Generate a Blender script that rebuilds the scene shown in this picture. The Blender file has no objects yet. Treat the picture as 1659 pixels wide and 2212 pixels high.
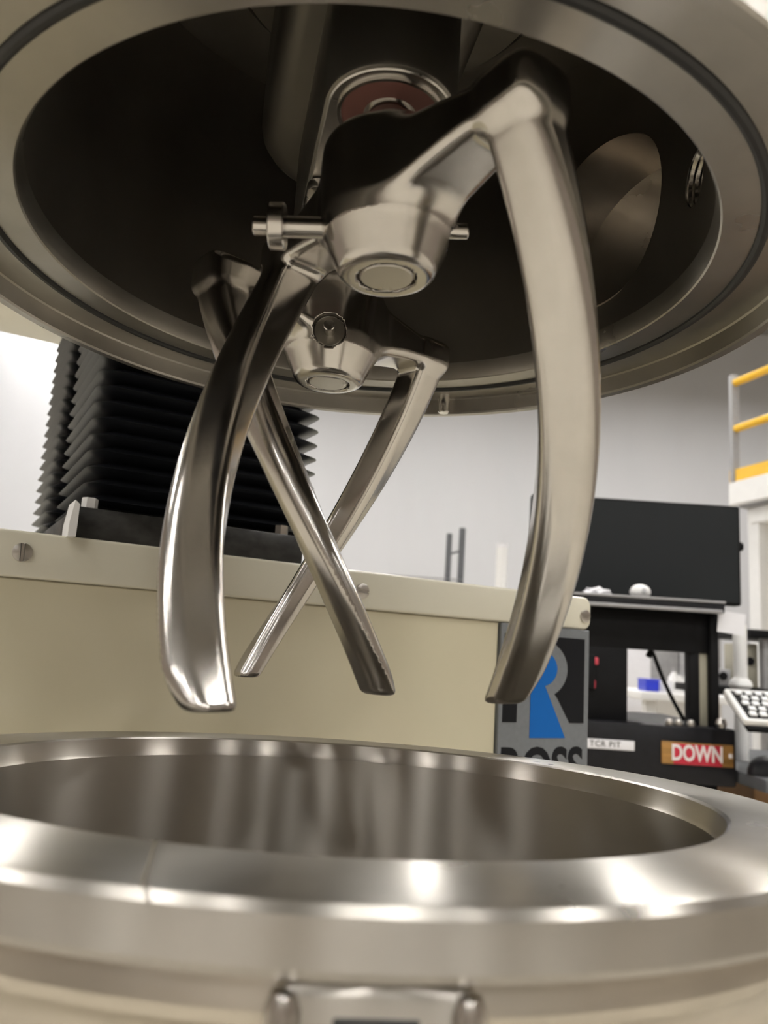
import bpy, bmesh, math, random
import numpy as np
from mathutils import Vector, Matrix
random.seed(7)
PI = math.pi
SC = bpy.context.scene
COL = SC.collection
H = 1.15                      # height of the lens above the floor; all z below are given relative to the lens

# ------------------------------------------------------------------ camera
F_PX, PITCH, ROLL = 1680.0, 0.1758, 0.0631
cd = bpy.data.cameras.new('camera')
cam = bpy.data.objects.new('camera', cd)
COL.objects.link(cam)
SC.camera = cam
cp, sp, cr, sr = math.cos(PITCH), math.sin(PITCH), math.cos(ROLL), math.sin(ROLL)
FW = Vector((0, cp, sp)); UP0 = Vector((0, -sp, cp)); RT0 = Vector((1, 0, 0))
RT = cr*RT0 + sr*UP0
UP = -sr*RT0 + cr*UP0
cam.matrix_world = Matrix(((RT.x, UP.x, -FW.x, 0), (RT.y, UP.y, -FW.y, 0), (RT.z, UP.z, -FW.z, H), (0, 0, 0, 1)))
cd.sensor_fit = 'HORIZONTAL'; cd.sensor_width = 36.0
cd.lens = F_PX/1659*36.0
cd.clip_start = 0.01; cd.clip_end = 60
cd.dof.use_dof = True
cd.dof.focus_distance = 0.44
cd.dof.aperture_fstop = 15.0

def ray(px, py):
    return FW + ((px-829.5)/F_PX)*RT + ((1106-py)/F_PX)*UP
def at(px, py, y):            # point of the place seen at a pixel, y metres in front of the lens (world coordinates)
    d = ray(px, py); v = d*(y/d.y); v.z += H
    return v

# ------------------------------------------------------------------ world, exposure
w = bpy.data.worlds.new('world'); SC.world = w; w.use_nodes = True
w.node_tree.nodes['Background'].inputs[0].default_value = (0.8, 0.82, 0.85, 1)
w.node_tree.nodes['Background'].inputs[1].default_value = 0.05
SC.view_settings.view_transform = 'Standard'
SC.view_settings.look = 'None'
SC.view_settings.gamma = 1
SC.view_settings.use_curve_mapping = False
SC.view_settings.exposure = -0.1
LAMP = 100.0

# ------------------------------------------------------------------ materials
def mat(name, color, rough=0.5, metal=0.0, noise=None, bump=None, emit=None, spec=None, coat=0, aniso=0, rnoise=None, smudge=None):
    m = bpy.data.materials.new(name); m.use_nodes = True
    nt = m.node_tree; b = nt.nodes['Principled BSDF']
    b.inputs['Base Color'].default_value = (*color, 1)
    b.inputs['Roughness'].default_value = rough
    b.inputs['Metallic'].default_value = metal
    if spec is not None: b.inputs['Specular IOR Level'].default_value = spec
    if coat: b.inputs['Coat Weight'].default_value = coat; b.inputs['Coat Roughness'].default_value = 0.08
    if aniso:
        b.inputs['Anisotropic'].default_value = aniso; b.inputs['Anisotropic Rotation'].default_value = 0.25
        tg = nt.nodes.new('ShaderNodeTangent'); tg.direction_type = 'RADIAL'; tg.axis = 'Z'
        nt.links.new(tg.outputs[0], b.inputs['Tangent'])
    tc = nt.nodes.new('ShaderNodeTexCoord')
    def nz(scale, vec=(1, 1, 1), detail=4):
        mp = nt.nodes.new('ShaderNodeMapping'); mp.inputs['Scale'].default_value = vec
        nt.links.new(tc.outputs['Object'], mp.inputs['Vector'])
        n = nt.nodes.new('ShaderNodeTexNoise'); n.inputs['Scale'].default_value = scale; n.inputs['Detail'].default_value = detail
        nt.links.new(mp.outputs[0], n.inputs['Vector'])
        return n
    if noise:                 # (scale, amount, vec)
        n = nz(noise[0], noise[2] if len(noise) > 2 else (1, 1, 1))
        r = nt.nodes.new('ShaderNodeMapRange')
        r.inputs['From Min'].default_value = 0.3; r.inputs['From Max'].default_value = 0.7
        r.inputs['To Min'].default_value = 1-noise[1]; r.inputs['To Max'].default_value = 1+noise[1]*0.6
        nt.links.new(n.outputs['Fac'], r.inputs['Value'])
        mx = nt.nodes.new('ShaderNodeVectorMath'); mx.operation = 'SCALE'
        mx.inputs[0].default_value = color
        nt.links.new(r.outputs[0], mx.inputs['Scale'])
        nt.links.new(mx.outputs[0], b.inputs['Base Color'])
    if rnoise:                # (scale, lo, hi, vec)
        n = nz(rnoise[0], rnoise[3] if len(rnoise) > 3 else (1, 1, 1))
        r = nt.nodes.new('ShaderNodeMapRange')
        r.inputs['From Min'].default_value = 0.3; r.inputs['From Max'].default_value = 0.7
        r.inputs['To Min'].default_value = rnoise[1]; r.inputs['To Max'].default_value = rnoise[2]
        nt.links.new(n.outputs['Fac'], r.inputs['Value']); nt.links.new(r.outputs[0], b.inputs['Roughness'])
    if bump:                  # (scale, strength, vec, distance)
        n = nz(bump[0], bump[2] if len(bump) > 2 else (1, 1, 1), 3)
        bp = nt.nodes.new('ShaderNodeBump'); bp.inputs['Strength'].default_value = bump[1]
        bp.inputs['Distance'].default_value = bump[3] if len(bump) > 3 else 0.0005
        nt.links.new(n.outputs['Fac'], bp.inputs['Height']); nt.links.new(bp.outputs[0], b.inputs['Normal'])
    if emit:
        b.inputs['Emission Color'].default_value = (*emit[0], 1); b.inputs['Emission Strength'].default_value = emit[1]
    return m

STEEL = (0.56, 0.535, 0.50)
M = {}
M['polished'] = mat('polished_steel', (0.58, 0.555, 0.525), 0.2, 1, noise=(60, 0.06), bump=(900, 0.05, (1, 1, 0.15), 0.0002), rnoise=(40, 0.15, 0.25))
M['brushed'] = mat('brushed_steel', STEEL, 0.3, 1, noise=(30, 0.10), rnoise=(25, 0.24, 0.36), bump=(700, 0.12, (1, 1, 0.2), 0.0002))
M['bowl_in'] = mat('turned_steel', (0.46, 0.43, 0.385), 0.30, 1, bump=(150, 0.10, (1, 1, 14), 0.0002), aniso=0.97)
M['tube_in'] = mat('tube_steel', (0.70, 0.63, 0.55), 0.28, 1, noise=(25, 0.15, (1, 1, 4)), bump=(120, 0.25, (1, 1, 8), 0.0003))
M['flange'] = mat('flange_steel', (0.46, 0.438, 0.402), 0.30, 1, aniso=0.92, rnoise=(20, 0.26, 0.34), noise=(35, 0.08), bump=(500, 0.08, (1, 1, 1), 0.0002))
M['bowl_out'] = mat('worn_steel', (0.58, 0.54, 0.47), 0.33, 1, noise=(14, 0.22, (1, 1, 3)), rnoise=(12, 0.28, 0.45), bump=(60, 0.2, (1, 1, 3), 0.001))
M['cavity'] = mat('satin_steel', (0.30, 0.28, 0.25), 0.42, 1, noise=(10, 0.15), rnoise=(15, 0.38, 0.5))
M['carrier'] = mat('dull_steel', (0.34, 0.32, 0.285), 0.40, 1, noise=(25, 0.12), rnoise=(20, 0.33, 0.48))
M['seal'] = mat('seal_rubber', (0.20, 0.085, 0.07), 0.6, noise=(30, 0.1))
M['rubber'] = mat('black_rubber', (0.012, 0.012, 0.012), 0.45, noise=(50, 0.2))
M['bellows'] = mat('bellows_fabric', (0.009, 0.010, 0.013), 0.38, noise=(40, 0.25), bump=(250, 0.1), spec=0.4)
M['blackpaint'] = mat('black_paint', (0.022, 0.022, 0.021), 0.45, noise=(70, 0.9, (1, 0.5, 1.6)), bump=(120, 0.3), rnoise=(30, 0.35, 0.6))
M['black'] = mat('matt_black', (0.008, 0.008, 0.009), 0.55, noise=(20, 0.2), spec=0.12)
M['blackmetal'] = mat('black_powdercoat', (0.012, 0.012, 0.015), 0.45, spec=0.25, noise=(60, 0.2), bump=(300, 0.1))
M['screen'] = mat('dark_screen', (0.015, 0.017, 0.019), 0.6, noise=(5, 0.1), spec=0.2)
M['cream'] = mat('cream_enamel', (0.60, 0.555, 0.41), 0.22, noise=(8, 0.04), coat=0.4, bump=(180, 0.03), spec=0.5)
M['cream_lip'] = mat('pale_cream_enamel', (0.66, 0.635, 0.53), 0.25, noise=(8, 0.04), coat=0.4, bump=(180, 0.03))
M['plate_grey'] = mat('grey_plate', (0.20, 0.215, 0.235), 0.4, metal=0.3, noise=(200, 0.06))
M['plate_black'] = mat('black_ink', (0.008, 0.009, 0.012), 0.35, spec=0.2)
M['plate_blue'] = mat('blue_ink', (0.006, 0.115, 0.42), 0.4, spec=0.2)
M['white'] = mat('white_plastic', (0.80, 0.80, 0.80), 0.4, noise=(15, 0.03))
M['paper'] = mat('white_paper', (0.78, 0.78, 0.82), 0.7, noise=(30, 0.03))
M['wall'] = mat('white_wall_paint', (0.56, 0.567, 0.595), 0.7, noise=(1.2, 0.03, (1, 1, 0.25)), bump=(40, 0.05))
M['floor'] = mat('epoxy_floor', (0.49, 0.45, 0.38), 0.4, noise=(3, 0.12), bump=(30, 0.05))
M['tan'] = mat('tan_wall_paint', (0.26, 0.22, 0.185), 0.7, noise=(1.5, 0.05), bump=(40, 0.05))
M['ceil'] = mat('ceiling_tile', (0.26, 0.255, 0.245), 0.8, noise=(50, 0.08), bump=(90, 0.2))
M['lamp'] = mat('lamp_diffuser', (0.9, 0.9, 0.9), 0.5, emit=((1.0, 0.975, 0.93), LAMP))
M['yellow'] = mat('safety_yellow', (0.85, 0.50, 0.03), 0.4, noise=(20, 0.05))
M['galv'] = mat('grey_metal', (0.35, 0.35, 0.36), 0.45, 0.5, noise=(40, 0.1))
M['rackgrey'] = mat('rack_grey', (0.10, 0.105, 0.115), 0.5, noise=(30, 0.1))
M['key'] = mat('white_key', (0.75, 0.76, 0.78), 0.5, noise=(80, 0.03))
M['brass'] = mat('wood_grain_brass', (0.40, 0.21, 0.06), 0.4, 0.2, noise=(25, 0.3, (0.3, 1, 4)))
M['rust'] = mat('yellowed_weld', (0.42, 0.33, 0.19), 0.45, 0.6, noise=(200, 0.5))
M['red'] = mat('red_plate', (0.55, 0.02, 0.05), 0.4, noise=(60, 0.05))
M['letter'] = mat('white_letter', (0.80, 0.76, 0.76), 0.5)
M['ink'] = mat('dark_ink', (0.03, 0.03, 0.03), 0.6)
M['blue'] = mat('blue_plastic', (0.02, 0.04, 0.55), 0.4, noise=(30, 0.05))
M['card'] = mat('cardboard', (0.42, 0.25, 0.13), 0.8, noise=(25, 0.1))
M['pinkred'] = mat('red_plastic', (0.55, 0.06, 0.09), 0.4, noise=(30, 0.1))
M['zinc'] = mat('zinc_screw', (0.55, 0.53, 0.50), 0.28, 1, noise=(60, 0.15))
M['beige'] = mat('beige_metal', (0.36, 0.34, 0.27), 0.5, noise=(20, 0.08))
M['glass'] = mat('port_glass', (0.25, 0.24, 0.22), 0.1, 0, noise=(10, 0.05))

# ------------------------------------------------------------------ mesh helpers
def sharp(me, ang=35):
    for p in me.polygons: p.use_smooth = True
    me.set_sharp_from_angle(angle=math.radians(ang))

def link(name, me, m, parent=None, loc=None):
    if m is not None and not me.materials: me.materials.append(M[m] if isinstance(m, str) else m)
    o = bpy.data.objects.new(name, me); COL.objects.link(o)
    if parent is not None: o.parent = parent
    if loc is not None: o.location = loc
    return o

def obj(name, bm, m, parent=None, ang=35, loc=None, rec=True):
    if rec: bmesh.ops.recalc_face_normals(bm, faces=bm.faces)
    me = bpy.data.meshes.new(name); bm.to_mesh(me); bm.free()
    sharp(me, ang)
    return link(name, me, m, parent, loc)

def tag(o, label=None, cat=None, group=None, kind=None):
    if label: o['label'] = label
    if cat: o['category'] = cat
    if group: o['group'] = group
    if kind: o['kind'] = kind
    return o

def thing(name, label, cat, loc=(0, 0, 0), rotz=0.0, group=None, rot=None):
    o = bpy.data.objects.new(name, None); COL.objects.link(o)
    o.empty_display_size = 0.05
    o.location = loc
    o.rotation_euler = rot if rot is not None else (0, 0, rotz)
    return tag(o, label, cat, group)

def add_lathe(bm, prof, n=96, mtx=None, closed=False):
    """prof: (r, z) list spun about z"""
    rings = []
    for r, z in prof:
        if r < 1e-6: rings.append([bm.verts.new((0, 0, z))])
        else: rings.append([bm.verts.new((r*math.cos(2*PI*i/n), r*math.sin(2*PI*i/n), z)) for i in range(n)])
    pairs = list(zip(rings[:-1], rings[1:]))
    if closed: pairs.append((rings[-1], rings[0]))
    for a, b in pairs:
        for i in range(n):
            j = (i+1) % n
            if len(a) == 1 and len(b) == 1: continue
            if len(a) == 1: bm.faces.new((a[0], b[i], b[j]))
            elif len(b) == 1: bm.faces.new((a[i], a[j], b[0]))
            else: bm.faces.new((a[i], a[j], b[j], b[i]))
    if mtx is not None: bmesh.ops.transform(bm, matrix=mtx, verts=[v for r in rings for v in r])
    return [v for r in rings for v in r]

def lathe(prof, n=96, mtx=None, closed=False):
    bm = bmesh.new(); add_lathe(bm, prof, n, mtx, closed); return bm

def add_box(bm, lo, hi, bev=0.0, seg=2, mtx=None):
    lo = Vector(lo); hi = Vector(hi)
    r = bmesh.ops.create_cube(bm, size=1.0, matrix=Matrix.Translation((lo+hi)/2) @ Matrix.Diagonal((*(hi-lo), 1)))
    vs = r['verts']
    if bev > 0:
        es = list({e for v in vs for e in v.link_edges})
        q = bmesh.ops.bevel(bm, geom=es, offset=bev, segments=seg, profile=0.5, affect='EDGES')
        vs = list({v for f in q['faces'] for v in f.verts} | {v for v in vs if v.is_valid})
    if mtx is not None: bmesh.ops.transform(bm, matrix=mtx, verts=vs)
    return vs

def box(lo, hi, bev=0.0, seg=2, mtx=None):
    bm = bmesh.new(); add_box(bm, lo, hi, bev, seg, mtx); return bm

def frame_to(a, b):
    """matrix whose z runs from a to b, origin at a"""
    a = Vector(a); d = (Vector(b)-a).normalized()
    return Matrix.Translation(a) @ d.to_track_quat('Z', 'Y').to_matrix().to_4x4()

def add_rod(bm, a, b, r, n=24, ch=0.0, r2=None):
    L = (Vector(b)-Vector(a)).length; r2 = r if r2 is None else r2
    if ch > 0: prof = [(0, 0), (r-ch, 0), (r, ch), (r2, L-ch), (r2-ch, L), (0, L)]
    else: prof = [(0, 0), (r, 0), (r2, L), (0, L)]
    add_lathe(bm, prof, n, frame_to(a, b))
def rod(a, b, r, n=24, ch=0.0, r2=None):
    bm = bmesh.new(); add_rod(bm, a, b, r, n, ch, r2); return bm

def add_prism(bm, pts, z0, z1, bev=0.0, seg=2):
    vs = [bm.verts.new((x, y, z0)) for x, y in pts]
    f = bm.faces.new(vs)
    r = bmesh.ops.extrude_face_region(bm, geom=[f])
    top = [e for e in r['geom'] if isinstance(e, bmesh.types.BMVert)]
    bmesh.ops.translate(bm, verts=top, vec=(0, 0, z1-z0))
    if bev > 0:
        es = [e for e in {e for v in vs+top for e in v.link_edges} if abs(e.verts[0].co.z-e.verts[1].co.z) < 1e-7]
        bmesh.ops.bevel(bm, geom=es, offset=bev, segments=seg, profile=0.5, affect='EDGES')
def prism(pts, z0, z1, bev=0.0, seg=2):
    bm = bmesh.new(); add_prism(bm, pts, z0, z1, bev, seg); return bm

def add_tube(bm, pts, r, n=10):
    pts = [Vector(p) for p in pts]; rings = []
    for i, p in enumerate(pts):
        d = (pts[min(i+1, len(pts)-1)]-pts[max(i-1, 0)]).normalized()
        q = d.to_track_quat('Z', 'Y')
        rings.append([bm.verts.new(p+q @ Vector((r*math.cos(2*PI*k/n), r*math.sin(2*PI*k/n), 0))) for k in range(n)])
    for a, b in zip(rings[:-1], rings[1:]):
        for k in range(n): bm.faces.new((a[k], a[(k+1) % n], b[(k+1) % n], b[k]))
    bm.faces.new(rings[0]); bm.faces.new(rings[-1])
def tube(pts, r, n=10):
    bm = bmesh.new(); add_tube(bm, pts, r, n); return bm

def rrect(x0, y0, x1, y1, r, n=5):
    out = []
    for cx, cy, a in ((x1-r, y1-r, 0), (x0+r, y1-r, 90), (x0+r, y0+r, 180), (x1-r, y0+r, 270)):
        for k in range(n+1):
            t = math.radians(a+90*k/n); out.append((cx+r*math.cos(t), cy+r*math.sin(t)))
    return out

def text_mesh(s, size, extrude=0.0003, offset=0.0, spacing=1.0, xscale=1.0, align='CENTER'):
    c = bpy.data.curves.new('lettering', 'FONT'); c.body = s; c.size = size; c.extrude = extrude; c.offset = offset
    c.space_character = spacing; c.align_x = align; c.align_y = 'CENTER'; c.resolution_u = 4
    o = bpy.data.objects.new('lettering', c); COL.objects.link(o)
    bpy.context.view_layer.update()
    me = bpy.data.meshes.new_from_object(o.evaluated_get(bpy.context.evaluated_depsgraph_get()))
    bpy.data.objects.remove(o); bpy.data.curves.remove(c)
    me.materials.clear()
    if xscale != 1: me.transform(Matrix.Diagonal((xscale, 1, 1, 1)))
    return me

def boolean_cut(o, cutters):
    """cut the cutter meshes (bmesh) out of object o and keep the result as plain mesh"""
    tmp = []
    for bm in cutters:
        bmesh.ops.recalc_face_normals(bm, faces=bm.faces)
        me = bpy.data.meshes.new('cut'); bm.to_mesh(me); bm.free()
        c = bpy.data.objects.new('cut', me); COL.objects.link(c); c.matrix_world = Matrix.Identity(4)
        if o.parent: c.parent = o.parent
        md = o.modifiers.new('cut', 'BOOLEAN'); md.operation = 'DIFFERENCE'; md.object = c; md.solver = 'EXACT'
        tmp.append(c)
    bpy.context.view_layer.update()
    me = bpy.data.meshes.new_from_object(o.evaluated_get(bpy.context.evaluated_depsgraph_get()))
    o.modifiers.clear()
    old = o.data; o.data = me; bpy.data.meshes.remove(old)
    for c in tmp:
        m = c.data; bpy.data.objects.remove(c); bpy.data.meshes.remove(m)
    sharp(o.data, 35)

# ------------------------------------------------------------------ the room (aligned with the lens axis)
X0, X1, Y0, Y1, ZC = -10.5, 9.5, -14.0, 12.5, 5.7
def struct(name, bm, m): return tag(obj(name, bm, m), kind='structure')
struct('floor', box((X0-.1, Y0-.1, -0.1), (X1+.1, Y1+.1, 0)), 'floor')
struct('ceiling', box((X0-.1, Y0-.1, H+ZC), (X1+.1, Y1+.1, H+ZC+.1)), 'ceil')
struct('wall_back', box((X0-.1, Y1, 0), (X1+.1, Y1+.1, H+ZC)), 'wall')
struct('wall_front', box((X0-.1, Y0-.1, 0), (X1+.1, Y0, H+ZC)), 'tan')
struct('wall_left', box((X0-.1, Y0, 0), (X0, Y1, H+ZC)), 'tan')
struct('wall_right', box((X1, Y0, 0), (X1+.1, Y1, H+ZC)), 'tan')

LZ = 4.6                      # the light panels hang below the ceiling
lamp_me = {}
def ceiling_light(x, y, label, z=None):
    t = thing('ceiling_light', label, 'light', (x, y, H+(LZ if z is None else z)), group='ceiling light panels')
    if not lamp_me:
        a = obj('light_frame', box((-.16, -.62, -.06), (.16, .62, 0), .01), 'white', t); lamp_me['f'] = a.data
        b = obj('diffuser', box((-.13, -.59, -.066), (.13, .59, -.058)), 'lamp', t); lamp_me['d'] = b.data
        c = obj('hanger', rod((0, 0, -0.005), (0, 0, ZC-LZ), 0.008, 8), 'white', t); lamp_me['h'] = c.data
    else:
        link('light_frame', lamp_me['f'], None, t); link('diffuser', lamp_me['d'], None, t)
        if z is None: link('hanger', lamp_me['h'], None, t)
    return t
for i, x in enumerate((-7.72, -4.82, -1.92, 0.98, 3.88, 6.78)):
    for j, y in enumerate((9.2, 4.0, -1.0, -6.0, -11.5)):
        ceiling_light(x, y, 'hanging fluorescent panel, %s from the left in the %s row from the back wall' % (
            ('first', 'second', 'third', 'fourth', 'fifth', 'sixth')[i], ('second', 'third', 'fourth', 'fifth', 'sixth')[j]))

for x, wd in ((-4.6, 'right'), (-5.9, 'left')):  # added pair of fill panels, out of view, to brighten the back wall's left
    ceiling_light(x, 11.75, 'added fill panel on the ceiling, out of view, brightening the back wall, %s one of the pair' % wd, ZC)

# ------------------------------------------------------------------ mixing bowl
C0 = Vector((-0.0150, 0.3581, 0))          # axis of the bowl and of the mixer head
bowl = thing('mixing_bowl', 'open stainless steel mixing bowl with thick flanged rim below the beaters', 'bowl',
             (C0.x, C0.y, H-0.0549), rot=(-0.0352, 0.0064, 0))
n = 160
prof = [(0.1590, -0.0008), (0.1605, 0), (0.1935, 0), (0.1962, -0.0009), (0.1975, -0.003), (0.1982, -0.0125), (0.1970, -0.0145), (0.1880, -0.0150), (0.1590, -0.0150)]
obj('rim_flange', lathe(prof, n, closed=True), 'flange', bowl, 25)
prof = [(0.1590, -0.0150), (0.1590, -0.215), (0.150, -0.226), (0.140, -0.230), (0, -0.230), (0, -0.236), (0.17, -0.236),
        (0.183, -0.230), (0.1845, -0.22), (0.1845, -0.034), (0.1860, -0.030), (0.1905, -0.0255), (0.1915, -0.0225), (0.1900, -0.0150)]
obj('bowl_body', lathe(prof, n), 'bowl_out', bowl, 25)
prof = [(0.1591, -0.0150), (0.1589, -0.0008), (0.1578, -0.0080), (0.1568, -0.0098), (0.1564, -0.10), (0.1560, -0.214), (0.1495, -0.2255), (0.139, -0.2295), (0, -0.2295)]
obj('bowl_lining', lathe(prof, n), 'bowl_in', bowl, 25)
# latch bracket on the near side: yoke with a dark slot
br = bmesh.new()
a0 = math.radians(-84.2)
mb = Matrix.Rotation(a0, 4, 'Z')
mb = mb @ Matrix.Translation((0.1885, 0, 0.0058))
obj('latch_bracket', box((-0.006, -0.0195, -0.0600), (0.0075, 0.0195, -0.0205), 0.003, 3, mb), 'flange', bowl)
obj('latch_slot', box((0.006, -0.0085, -0.0560), (0.0079, 0.0085, -0.0265), 0.0005, 1, mb), 'rubber', bowl)
for s in (-1, 1):
    obj('latch_lug', lathe([(0, -0.060), (0.0034, -0.060), (0.0036, -0.0255), (0.0025, -0.0225), (0, -0.0220)], 20,
        mb @ Matrix.Translation((0.007, s*0.0180, 0))), 'polished', bowl)
    obj('weld_bead', lathe([(0, -0.0265), (0.003, -0.0262), (0.0042, -0.0240), (0.003, -0.0218), (0, -0.0215)], 14,
        mb @ Matrix.Translation((0.001, s*0.0235, 0)) @ Matrix.Diagonal((1, 1.3, 0.7, 1))), 'rust', bowl)
bowl_m = Matrix.Translation(bowl.location) @ bowl.rotation_euler.to_matrix().to_4x4()
def on_rim(px, py):
    n_ = bowl_m.to_3x3() @ Vector((0, 0, 1)); d_ = ray(px, py); o_ = Vector((0, 0, H))
    q_ = bowl_m.inverted() @ (o_+d_*((bowl.location-o_).dot(n_)/d_.dot(n_)))
    q_.z = 0.00005; return q_
q0_, q1_ = on_rim(336, 1818), on_rim(308, 1915)
obj('scribe_line', rod(q0_, q1_, 0.0004, 8), 'polished', bowl)
stand = thing('bowl_stand', 'round grey pedestal carrying the mixing bowl', 'stand', (C0.x, C0.y, 0))
obj('stand_plate', lathe([(0, 0.835), (0.19, 0.835), (0.19, 0.848), (0, 0.848)], 64), 'galv', stand)
obj('stand_column', lathe([(0, 0.02), (0.07, 0.02), (0.06, 0.08), (0.06, 0.836), (0, 0.836)], 48), 'galv', stand)
obj('stand_foot', lathe([(0, 0), (0.2, 0), (0.2, 0.015), (0.07, 0.03), (0, 0.03)], 64), 'galv', stand)

# ------------------------------------------------------------------ mixer head (lid ring, cavity, ports)
head = thing('mixer_hood', 'stainless steel mixer hood with round open cavity hanging above the bowl', 'mixer hood', (C0.x, C0.y, H+0.1849))
prof = [(0.1580, 0.0115), (0.1585, 0.0040), (0.1597, 0.0006), (0.1605, 0), (0.1748, 0), (0.1750, 0.0035), (0.1796, 0.0035), (0.1798, 0),
        (0.1985, 0), (0.1995, -0.0008), (0.2003, -0.0100), (0.2010, -0.0112), (0.2058, -0.0112), (0.2067, -0.0102), (0.2067, 0.030), (0.2050, 0.032), (0.1660, 0.032), (0.1660, 0.0112)]
obj('lid_ring', lathe(prof, 192, closed=True), 'flange', head, 25)
bm = bmesh.new()
prof = [(0.1773+0.00265*math.cos(t), 0.0006+0.0026*math.sin(t)) for t in [2*PI*k/10 for k in range(10)]]
add_lathe(bm, prof, 192, closed=True)
obj('gasket', bm, 'rubber', head)
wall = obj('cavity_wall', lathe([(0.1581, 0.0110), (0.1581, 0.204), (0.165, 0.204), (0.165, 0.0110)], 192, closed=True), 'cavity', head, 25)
pa = math.radians(30); pz = 0.265-0.1849
pd = Vector((math.cos(pa), math.sin(pa), 0)); pc = Vector((0, 0, pz))
ta = math.radians(-4); tz = 0.238-0.1849
td = Vector((math.cos(ta), math.sin(ta), 0)); tcn = Vector((0, 0, tz))
boolean_cut(wall, [rod(pc+pd*0.10, pc+pd*0.22, 0.0530, 64), rod(tcn+td*0.10, tcn+td*0.22, 0.0135, 40)])
mp = frame_to(pc+pd*0.10, pc+pd*0.3)
port = obj('port_tube', lathe([(0.0529, 0.057), (0.0529, 0.148), (0.0560, 0.148), (0.0560, 0.066)], 72, mp, closed=True), 'tube_in', head)
obj('port_cover', lathe([(0, 0.146), (0.0565, 0.146), (0.0565, 0.152), (0, 0.152)], 48, mp), 'brushed', port)
mt = frame_to(tcn+td*0.10, tcn+td*0.3)
th = [(0.0134, 0.0582)]
for k in range(9):
    th += [(0.0134, 0.0590+0.003*k), (0.0122, 0.0605+0.003*k)]
th += [(0.0134, 0.0875), (0.0165, 0.0875), (0.0165, 0.0655)]
fit = obj('threaded_port', lathe(th, 40, mt, closed=True), 'polished', head)
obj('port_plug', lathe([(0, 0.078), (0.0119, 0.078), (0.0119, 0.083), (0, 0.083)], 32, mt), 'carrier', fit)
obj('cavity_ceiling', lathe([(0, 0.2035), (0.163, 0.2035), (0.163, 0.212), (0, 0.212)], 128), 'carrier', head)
a = math.radians(63)
pin_p = at(957, 866, C0.y+0.190*0.96) - Vector((C0.x, C0.y, H+0.1849))
ang = math.atan2(pin_p.y, pin_p.x)
pr = 0.1935
obj('dowel_pin', rod((pr*math.cos(ang), pr*math.sin(ang), 0.004), (pr*math.cos(ang), pr*math.sin(ang), -0.0125), 0.0042, 24, 0.0008), 'polished', head)
# outer shell and drive housing above, carried by the beam of the lift
obj('head_shell', lathe([(0.166, 0.030), (0.2040, 0.030), (0.2040, 0.215), (0.190, 0.235), (0, 0.235), (0, 0.213), (0.166, 0.213)], 128, closed=False), 'brushed', head)
obj('drive_housing', lathe([(0, 0.234), (0.13, 0.234), (0.13, 0.50), (0.12, 0.515), (0, 0.515)], 64), 'cream', head)

# machine frame axes: u along the cabinet front, v away from the lens
YAW = math.atan2(0.493, 0.870)
U = Vector((math.cos(YAW), math.sin(YAW), 0)); V = Vector((-math.sin(YAW), math.cos(YAW), 0))
ZT = 0.065                                  # top of the cabinet
def onz(px, py, z):
    d = ray(px, py); return d*(z/d.z)
P0 = onz(0, 1140, ZT); P0 = Vector((P0.x, P0.y, 0))
def uv(px, py, v=0.0):
    """(u, z) of a pixel on the vertical plane at distance v behind the cabinet front"""
    d = ray(px, py); t = (P0.dot(V)+v)/d.dot(V); q = d*t
    return ((q-P0).dot(U), q.z)

# ------------------------------------------------------------------ planet carrier with spindle housings
car = thing('planet_carrier', 'dark stadium-shaped planetary gear carrier under the mixer head cavity', 'gear carrier', (C0.x, C0.y, H+0.388))
AF = Vector((-0.0050, 0.2908)); AR = Vector((-0.0362, 0.4220)); TF = -0.0391
af = AF+Vector((TF*0.075, 0))-Vector((C0.x, C0.y)); ar = AR-Vector((C0.x, C0.y))
def stadium(p, q, rp, rq, n=28):
    d = (q-p).normalized(); a = math.atan2(d.y, d.x)
    out = [(p.x+rp*math.cos(a+PI/2+PI*k/n), p.y+rp*math.sin(a+PI/2+PI*k/n)) for k in range(n+1)]
    out += [(q.x+rq*math.cos(a-PI/2+PI*k/n), q.y+rq*math.sin(a-PI/2+PI*k/n)) for k in range(n+1)]
    return out
zb = 0.2205-0.388
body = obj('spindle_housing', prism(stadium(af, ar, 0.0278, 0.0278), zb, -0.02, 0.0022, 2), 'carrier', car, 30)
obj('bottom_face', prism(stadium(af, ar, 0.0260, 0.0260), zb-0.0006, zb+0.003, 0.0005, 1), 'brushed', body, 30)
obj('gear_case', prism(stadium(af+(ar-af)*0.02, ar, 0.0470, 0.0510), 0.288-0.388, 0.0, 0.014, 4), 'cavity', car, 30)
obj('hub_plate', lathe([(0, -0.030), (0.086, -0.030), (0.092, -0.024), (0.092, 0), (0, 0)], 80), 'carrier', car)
for p, nm in ((af, 0), (ar, 1)):
    T = Matrix.Translation((p.x, p.y, 0))
    obj('seal_ring', lathe([(0.0112, zb-0.0013), (0.0205, zb-0.0013), (0.0208, zb+0.001), (0.0112, zb+0.001)], 48, T, closed=True), 'seal', car)
    obj('retainer_ring', lathe([(0.0208, zb-0.0018), (0.0222, zb-0.0018), (0.0225, zb+0.001), (0.0208, zb+0.001)], 48, T, closed=True), 'polished', car)
    obj('spindle', lathe([(0, zb+0.004), (0.0095, zb+0.004), (0.0095, zb-0.0150), (0, zb-0.0150)], 36, T), 'polished', car)
ax = (ar-af).normalized(); aa = math.atan2(ax.y, ax.x)
mc = Matrix.Translation((af.x, af.y, 0)) @ Matrix.Rotation(aa, 4, 'Z')
bm = prism(rrect(0.052, -0.0272, 0.128, 0.0272, 0.006), zb-0.0062, zb-0.0008, 0.0012, 2); bmesh.ops.transform(bm, matrix=mc, verts=bm.verts)
cover = obj('cover_plate', bm, 'brushed', car, 30)
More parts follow.
